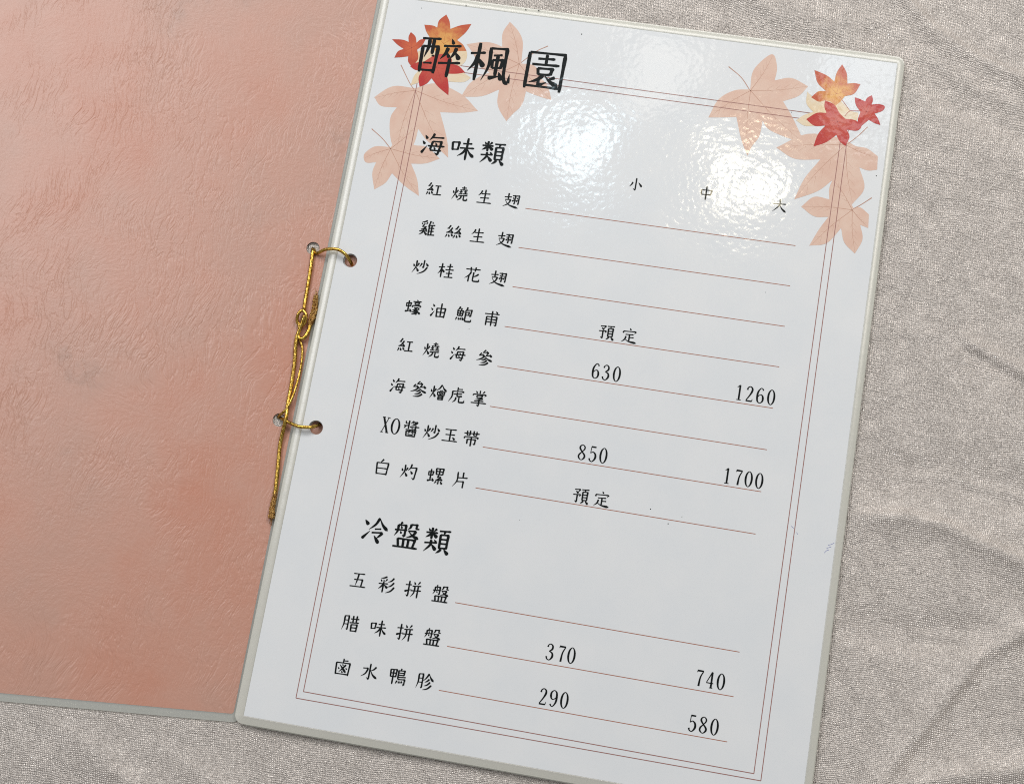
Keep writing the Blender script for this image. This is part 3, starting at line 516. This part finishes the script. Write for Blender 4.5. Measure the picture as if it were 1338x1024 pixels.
# ---------------------------------------------------------------- tablecloth with its creases
CPROF = [(1.1, 5, 1), (-1.2, 9, 1), (1.0, 4, -1), (1.5, 7, 1), (-1.3, 9, 0), (-1.2, 6, 0), (0.9, 6, -1), (1.2, 6, 0), (1.0, 6, 0), (0.9, 6, 0), (1.1, 8, 0)]
def seg_dist(px, py, a, b):
    dx, dy = b[0]-a[0], b[1]-a[1]; l2 = dx*dx+dy*dy
    t = max(0, min(1, ((px-a[0])*dx+(py-a[1])*dy)/l2))
    qx, qy = a[0]+t*dx-px, a[1]+t*dy-py
    return math.hypot(qx, qy), (1 if dx*(py-a[1])-dy*(px-a[0]) > 0 else -1)
from mathutils import noise
def cloth_h(x, y):
    # flat where the menu lies, wrinkled outside it
    dx = max(-175-x, x-195, 0); dy = max(-285-y, y-32, 0)
    d = math.hypot(dx, dy)
    k = min(1, d/16)
    if k <= 0: return 0.0
    h = 1.4*noise.noise(Vector((x/60, y/60, 3))) + 0.35*noise.noise(Vector((x/17, y/17, 8)))
    if abs(x) < 420 and abs(y) < 480:
        for line, (A, W, s) in zip(CREASES, CPROF):
            best = (1e9, 1)
            for a, b in zip(line, line[1:]):
                q = seg_dist(x, y, a, b)
                if q[0] < best[0]: best = q
            t = best[0]/W
            if t < 4:
                if s and best[1] == s: t *= 2.6         # a steep side and a slow side
                h += 1.9*A*math.exp(-t*t)
                t = best[0]/2.2
                if t < 4: h += .6*abs(A)*math.exp(-t*t)
    return k*h
def axis(lo, hi, f0, f1, step):
    v = [f0+i*step for i in range(int((f1-f0)/step)+1)]
    a = f0
    left = []
    g = step
    while a > lo: g *= 1.35; a -= g; left.append(a)
    a = v[-1]; g = step; right = []
    while a < hi: g *= 1.35; a += g; right.append(a)
    return left[::-1]+v+right
xs = axis(-1100, 1100, -230, 320, 1.5); ys = axis(-1100, 1100, -350, 110, 1.5)
bm = bmesh.new()
grid = [[bm.verts.new(P(x, y, cloth_h(x, y))) for x in xs] for y in ys]
for j in range(len(ys)-1):
    for i in range(len(xs)-1):
        bm.faces.new((grid[j][i], grid[j][i+1], grid[j+1][i+1], grid[j+1][i]))
tag(mesh_obj('tablecloth', bm, M['cloth'], smooth=True), 'champagne grey satin tablecloth with soft creases lying under the open menu', 'tablecloth')

# ---------------------------------------------------------------- flat sheets with punched holes
def circle(c, r, n=28): return [(c[0]+r*math.cos(2*math.pi*i/n), c[1]+r*math.sin(2*math.pi*i/n)) for i in range(n)]
def rrect(x0, y0, x1, y1, r, n=8):
    out = []
    for cx, cy, a0 in ((x1-r, y1-r, 0), (x0+r, y1-r, 90), (x0+r, y0+r, 180), (x1-r, y0+r, 270)):
        for i in range(n+1):
            a = math.radians(a0+90*i/n); out.append((cx+r*math.cos(a), cy+r*math.sin(a)))
    return out
def rquad(c, r, n=8):
    """rounded corners on any convex quad (counter-clockwise)"""
    out = []
    for i in range(4):
        p, a, b = Vector(c[i]), Vector(c[i-1]), Vector(c[(i+1) % 4])
        u, v = (a-p).normalized()*r, (b-p).normalized()*r
        for k in range(n+1):
            t = k/n; out.append(tuple((p+u)*(1-t)**2 + p*2*t*(1-t) + (p+v)*t*t))
    return out
def plate(loops, z0, z1):
    """solid sheet from an outer loop and hole loops, z0 bottom to z1 top"""
    bm = bmesh.new()
    tri = tessellate_polygon([[Vector((x, y, 0)) for x, y in l] for l in loops])
    flat = [p for l in loops for p in l]
    top = [bm.verts.new(P(x, y, z1)) for x, y in flat]; bot = [bm.verts.new(P(x, y, z0)) for x, y in flat]
    for a, b, c in tri:
        v = [flat[a], flat[b], flat[c]]
        ccw = (v[1][0]-v[0][0])*(v[2][1]-v[0][1])-(v[1][1]-v[0][1])*(v[2][0]-v[0][0]) > 0
        f = (a, b, c) if ccw else (a, c, b)
        bm.faces.new([top[i] for i in f]); bm.faces.new([bot[i] for i in f[::-1]])
    k = 0
    for l in loops:
        n = len(l)
        for i in range(n):
            a, b = k+i, k+(i+1) % n
            f = bm.faces.new((bot[a], bot[b], top[b], top[a]))
            if l is not loops[0]: f.material_index = 1      # rim of a punched hole, shade painted in
        k += n
    bmesh.ops.recalc_face_normals(bm, faces=bm.faces[:])
    return bm
def sweep(loops, close=True):
    """skin a list of equally long closed 3-D loops"""
    bm = bmesh.new()
    V = [[bm.verts.new(P(*p)) for p in l] for l in loops]
    n = len(V[0])
    rng = range(len(V)) if close else range(len(V)-1)
    for j in rng:
        for i in range(n):
            a, b = V[j], V[(j+1) % len(V)]
            try: bm.faces.new((a[i], a[(i+1) % n], b[(i+1) % n], b[i]))
            except ValueError: pass
    bmesh.ops.remove_doubles(bm, verts=bm.verts[:], dist=1e-7)
    bmesh.ops.recalc_face_normals(bm, faces=bm.faces[:])
    return bm

menu = bpy.data.objects.new('menu', None); COL.objects.link(menu)
tag(menu, 'open restaurant menu with pink leather-look cover and laminated white page tied by gold cord', 'menu')

# ---- the open page, its film edge, and the sheets under it
PX0, PX1, PY0, PY1 = -18.4, 191.6, -271.2, 26.2
def film_ring(x0, y0, x1, y1, m, z_in, drop, thick):
    """sealed film margin: rolls over from flat at the paper to a steep lip"""
    inner = rrect(x0, y0, x1, y1, 0.25); outer = rrect(x0-m[0], y0-m[1], x1+m[2], y1+m[3], 3.4)
    L = lambda t, z: [(a[0]*(1-t)+c[0]*t, a[1]*(1-t)+c[1]*t, z) for a, c in zip(inner, outer)]
    prof = [(t, z_in-drop*t**1.9) for t in (0, .12, .25, .38, .5, .62, .74, .85, .94, 1)]
    loops = [L(t, z) for t, z in prof]+[L(1, z_in-drop-thick*.6), L(.94, z_in-drop-thick), L(0, z_in-drop-thick)]
    return sweep(loops)
holes = [circle(HOLES[0], 2.9), circle(HOLES[1], 2.9)]
page = mesh_obj('menu_page', plate([rrect(PX0, PY0, PX1, PY1, 0.25)]+holes, ZP-0.45, ZP), [M['paper'], M['rim']], menu)
mesh_obj('laminate_edge', film_ring(PX0-.02, PY0-.02, PX1+.02, PY1+.02, (3.5, 3.1, 2.8, 2.9), ZP-.01, .62, .16), M['film'], page, smooth=True)
zs = ZP-0.72
for k, (dx, dy) in enumerate(((0.5, 0.7), (-0.1, -0.5), (0.7, 0.2))):
    hl = [circle((HOLES[i][0]+dx*.5, HOLES[i][1]+dy*.5), 2.9) for i in (0, 1)]
    sh = mesh_obj('menu_page', plate([rrect(PX0+dx, PY0+dy, PX1+dx, PY1+dy, .25)]+hl, zs-.38, zs), [M['paper'], M['rim']], menu)
    mesh_obj('laminate_edge', film_ring(PX0+dx-.02, PY0+dy-.02, PX1+dx+.02, PY1+dy+.02, (1.8, 3.0, 2.6, 2.9), zs-.01, .34, .12), M['film'], sh, smooth=True)
    zs -= 0.48
mesh_obj('back_cover', plate([rrect(PX0+.6, PY0+.3, PX1+.4, PY1-.3, 2.0)], 0.25, zs-0.06), M['leather'], menu)

# ---- front cover, folded over to the left
(cxl, cyl), (cxr, cyr), (cxt, cyt) = COVER_EDGE
slope = (cyr-cyl)/(cxr-cxl)
xl = -236.0
ang = [(xl, cyr+slope*(xl-cxr)), (cxr, cyr), (cxt, cyt+4), (xl-3.0, cyt+4+slope*(xl-cxt))]
cover = mesh_obj('front_cover', plate([rquad(ang, 1.2), circle(COVER_HOLES[0], 2.7), circle(COVER_HOLES[1], 2.7)], 0.15, 0.9), [M['leather'], M['rim']], menu)
def grow(c, d):
    return [(c[0][0]-d, c[0][1]-3.2-slope*0), (c[1][0]+2.6, c[1][1]-2.9), (c[2][0]+2.8, c[2][1]+d), (c[3][0]-d, c[3][1]+d)]
inn, outr = rquad([(a[0]-.02*(1 if i in (0, 3) else -1), a[1]-.02*(1 if i < 2 else -1)) for i, a in enumerate(ang)], 1.2), rquad(grow(ang, 3.0), 3.0)
L = lambda p, z: [(x, y, z) for x, y in p]
mesh_obj('laminate_edge', sweep([L(inn, .88), L([(a[0]*.5+b[0]*.5, a[1]*.5+b[1]*.5) for a, b in zip(inn, outr)], .80), L(outr, .62), L(outr, .34), L(inn, .34)]), M['cover_film'], cover)

# ---------------------------------------------------------------- print on the page
def ribbon_bm(bm, L, Rr, ox, oy, s, z, mat=0):
    a = [bm.verts.new(P(ox+p[0]*s, oy-p[1]*s, z)) for p in L]; b = [bm.verts.new(P(ox+p[0]*s, oy-p[1]*s, z)) for p in Rr]
    for i in range(len(a)-1):
        f = bm.faces.new((a[i], a[i+1], b[i+1], b[i])); f.material_index = mat
def up(bm):
    bm.normal_update()
    fl = [f for f in bm.faces if f.normal.z < 0]
    bmesh.ops.reverse_faces(bm, faces=fl)
SIZE = {'title': 17.6, 'heading': 9.9, 'dish_name': 6.35, 'column_heading': 5.8, 'order_note': 6.1, 'price': 6.15}
def write(kind, text, cs):
    bm = bmesh.new(); s = SIZE[kind]/100
    ym = sum(c[1] for c in cs)/len(cs)
    for ch, (cx, cy) in zip(text, cs):
        lat = ch in LAT
        wgt = {'title': 8.5, 'heading': 9.7}.get(kind, 9.6)
        ox = cx-(25 if lat else 50)*s; oy = ym+50*s
        for i, (Lf, Rt) in enumerate(glyph(LAT[ch] if lat else GL[ch], COMP, wgt)):
            ribbon_bm(bm, Lf, Rt, ox, oy, s, ZP+.11+.004*i)
    up(bm)
    return mesh_obj(kind, bm, M['ink'], page)
for kind, text, cs in ROWS: write(kind, text, cs)

def strip(bm, a, b, w, z):
    d = Vector((b[0]-a[0], b[1]-a[1])).normalized(); nrm = Vector((-d.y, d.x))*w/2
    v = [bm.verts.new(P(*(Vector(q)+k*nrm), z)) for q, k in ((a, 1), (a, -1), (b, -1), (b, 1))]
    bm.faces.new(v)
for x0, y0, x1, y1 in RULES:
    bm = bmesh.new(); strip(bm, (x0, y0), (x1, y1), 0.30, ZP+.03); up(bm)
    mesh_obj('ruled_line', bm, M['rule'], page)
for loop in (OUTER, INNER):
    bm = bmesh.new()
    for i in range(4):
        a, b = loop[i], loop[(i+1) % 4]
        d = (Vector(b)-Vector(a)).normalized()*.14*(1 if i % 2 else -1)
        strip(bm, Vector(a)-d*(-1 if i % 2 == 0 else -1)*0, Vector(b), 0.30, ZP+.060+.002*(i % 2))
    up(bm)
    mesh_obj('border_line', bm, M['frame_ink'], page)

def leaf_mat(kind, c, tips):
    inner, outer = LEAFCOL[kind]
    m = laminated(kind+'_leaf', outer); n = m.node_tree; bs = n.nodes['Principled BSDF']
    R = max(math.dist(c, t) for t in tips)
    tc = N(n, 'ShaderNodeTexCoord'); mp = N(n, 'ShaderNodeVectorMath', operation='DISTANCE'); mp.inputs[1].default_value = P(c[0], c[1], ZP)
    ns = N(n, 'ShaderNodeTexNoise', Scale=330.0, Detail=4.0, Roughness=.7)
    ma = N(n, 'ShaderNodeMath', operation='MULTIPLY_ADD'); ma.inputs[1].default_value = R*MM*1.1
    r = N(n, 'ShaderNodeValToRGB'); e = r.color_ramp.elements
    mr = N(n, 'ShaderNodeMapRange'); mr.inputs['From Min'].default_value = R*MM*.55; mr.inputs['From Max'].default_value = R*MM*1.5
    e[0].position = .1; e[0].color = (*inner, 1); e[1].position = .75; e[1].color = (*outer, 1)
    n.links.new(tc.outputs['Object'], mp.inputs[0]); n.links.new(tc.outputs['Object'], ns.inputs['Vector'])
    n.links.new(ns.outputs[0], ma.inputs[0]); n.links.new(mp.outputs['Value'], ma.inputs[2]); n.links.new(ma.outputs[0], mr.inputs['Value'])
    n.links.new(mr.outputs[0], r.inputs[0]); n.links.new(r.outputs[0], bs.inputs['Base Color'])
    return m
LEAFCOL = {'orange': ((.76, .40, .10), (.52, .085, .03)), 'vermilion': ((.60, .12, .04), (.47, .055, .02)), 'crimson': ((.56, .085, .05), (.48, .022, .018))}
def leaf(kind, pts, c, tips, stem, z):
    # corners are sharp; between them the edge runs as a smooth curve
    n = len(pts); st = next(i for i in range(n) if pts[i][2])
    seq = pts[st:]+pts[:st]+[pts[st]]
    loop = []; run = [seq[0][:2]]
    for q in seq[1:]:
        run.append(q[:2])
        if q[2]:
            loop += spline(run, 5)[:-1]; run = [q[:2]]
    bm = bmesh.new()
    vs = [bm.verts.new(P(x, y, z)) for x, y in loop]
    for t in tessellate_polygon([[Vector((x, y, 0)) for x, y in loop]]):
        try: bm.faces.new([vs[i] for i in t])
        except ValueError: pass
    wd = 0.22 if kind == 'pale' else 0.14
    inv = lambda q: (q[0], -q[1])
    for t in tips:
        mx = ((c[0]+t[0])/2+(t[1]-c[1])*.03, (c[1]+t[1])/2-(t[0]-c[0])*.03)
        sp = spline([inv(c), inv(mx), inv(t)], 4)
        ribbon_bm(bm, *ribbon(sp, [wd*(1-.75*i/(len(sp)-1)) for i in range(len(sp))]), 0, 0, 1, z+.006, 1)
        if kind == 'pale':          # side veins
            for f in (.3, .45, .6, .75):
                q = (c[0]+(t[0]-c[0])*f, c[1]+(t[1]-c[1])*f); l = math.dist(c, t)
                u = ((t[0]-c[0])/l, (t[1]-c[1])/l)
                for sd in (1, -1):
                    e = (q[0]+(u[0]*.9-sd*u[1]*.55)*l*.13, q[1]+(u[1]*.9+sd*u[0]*.55)*l*.13)
                    sp = spline([inv(q), inv(e)], 2)
                    ribbon_bm(bm, *ribbon(sp, [.07, .06, .03]), 0, 0, 1, z+.008, 1)
    if stem:
        sp = spline([inv(q) for q in stem], 6)
        ribbon_bm(bm, *ribbon(sp, [(.3 if kind == 'pale' else .22)+.25*max(0, i/(len(sp)-1)-.8)*2 for i in range(len(sp))]), 0, 0, 1, z+.010, 1)
    up(bm)
    o = mesh_obj('maple_leaf', bm, [leaf_mat(kind, c, tips) if kind in LEAFCOL else M[kind], M[kind+'_vein']], page)
    o['label'] = {'pale': 'pale peach printed maple leaf', 'straw': 'straw yellow printed maple leaf', 'orange': 'orange printed maple leaf', 'vermilion': 'small orange red printed maple leaf', 'crimson': 'crimson printed maple leaf'}[kind]
for i, (kind, pts, c, tips, stem) in enumerate(LEAVES):
    leaf(kind, pts, c, tips, stem, ZP+(.022+.0055*i if kind == 'pale' else .066+.0035*(i-6)))

# little ink specks and the ball-pen nick by the right margin
for x, y, r in SPECKS:
    bm = bmesh.new(); v = [bm.verts.new(P(px, py, ZP+.02)) for px, py in circle((x, y), r*.75, 9)]; bm.faces.new(v); up(bm)
    mesh_obj('ink_speck', bm, M['ink'], page)
bm = bmesh.new()
for a in PEN:
    sp = spline([(q[0], -q[1]) for q in a], 3); ribbon_bm(bm, *ribbon(sp, [.16]*len(sp)), 0, 0, 1, ZP+.02)
up(bm); mesh_obj('pen_mark', bm, M['pen'], page)

# ---------------------------------------------------------------- gold cord
def tube(bm, pts, rad, closed=False, seg=10, sub=6, jit=0.0, twist=0.0):
    if closed: pts = pts if pts[0] == pts[-1] else pts+[pts[0]]
    S3 = spline(pts, sub)
    n = len(S3); rings = []
    ref = Vector((0, 0, 1))
    for i, p in enumerate(S3):
        a, b = Vector(S3[max(i-1, 0)]), Vector(S3[min(i+1, n-1)])
        t = (b-a).normalized()
        u = t.cross(ref)
        if u.length < .05: u = t.cross(Vector((0, 1, 0)))
        u.normalize(); v = u.cross(t)
        r = rad(i/(n-1)) if callable(rad) else rad
        ring = []
        for k in range(seg):
            an = 2*math.pi*k/seg
            rr = r*(1+twist*math.sin(3*an+i*1.9))+random.uniform(-jit, jit)
            ring.append(bm.verts.new(P(*(Vector(p)+u*rr*math.cos(an)+v*rr*math.sin(an)))))
        rings.append(ring)
    for A, B in zip(rings, rings[1:]):
        for k in range(seg): bm.faces.new((A[k], A[(k+1) % seg], B[(k+1) % seg], B[k]))
    for rg in (rings[0], rings[-1]):
        try: bm.faces.new(rg)
        except ValueError: pass
cord = bpy.data.objects.new('cord', None)
COL.objects.unlink(cord) if cord.name in COL.objects else None
bm = bmesh.new()
for k in ('upper', 'arc_upper', 'arc_lower', 'strand_a', 'strand_b', 'tail'):
    tube(bm, CORDS[k], {'strand_b': .52, 'arc_upper': .68, 'arc_lower': .68}.get(k, .80), sub=14, twist=.05)
bmesh.ops.recalc_face_normals(bm, faces=bm.faces[:])
bpy.data.objects.remove(cord)
cord = mesh_obj('cord', bm, M['gold'], menu, smooth=True)
bm = bmesh.new(); tube(bm, CORDS['knot'], .66, closed=True, sub=8, twist=.05); bmesh.ops.recalc_face_normals(bm, faces=bm.faces[:])
mesh_obj('knot', bm, M['gold'], cord, smooth=True)
for k in ('frayed_a', 'frayed_b'):
    bm = bmesh.new()
    tube(bm, CORDS[k], (lambda t: .95+.45*math.sin(math.pi*min(1, t*1.05))) if k == 'frayed_a' else (lambda t: .8+.5*t), sub=10, seg=14, jit=.22)
    # loose thread ends
    e = CORDS[k][-1]; e0 = CORDS[k][-2]
    for j in range(7):
        d = Vector(e)-Vector(e0); d.normalize()
        q = Vector(e)+d*random.uniform(.8, 3.2)+Vector((random.uniform(-.9, .9), random.uniform(-.5, .5), random.uniform(-.4, .3)))
        tube(bm, [e, tuple((Vector(e)+q)/2+Vector((random.uniform(-.3, .3), 0, .1))), tuple(q)], .07, seg=5, sub=3)
    bmesh.ops.recalc_face_normals(bm, faces=bm.faces[:])
    mesh_obj('frayed_end', bm, M['gold_frayed'], cord, smooth=True)

S.cycles.use_denoising = False
S.cycles.denoiser = 'OPENIMAGEDENOISE'
S.cycles.denoising_input_passes = 'RGB_ALBEDO_NORMAL'
S.cycles.denoising_prefilter = 'ACCURATE'
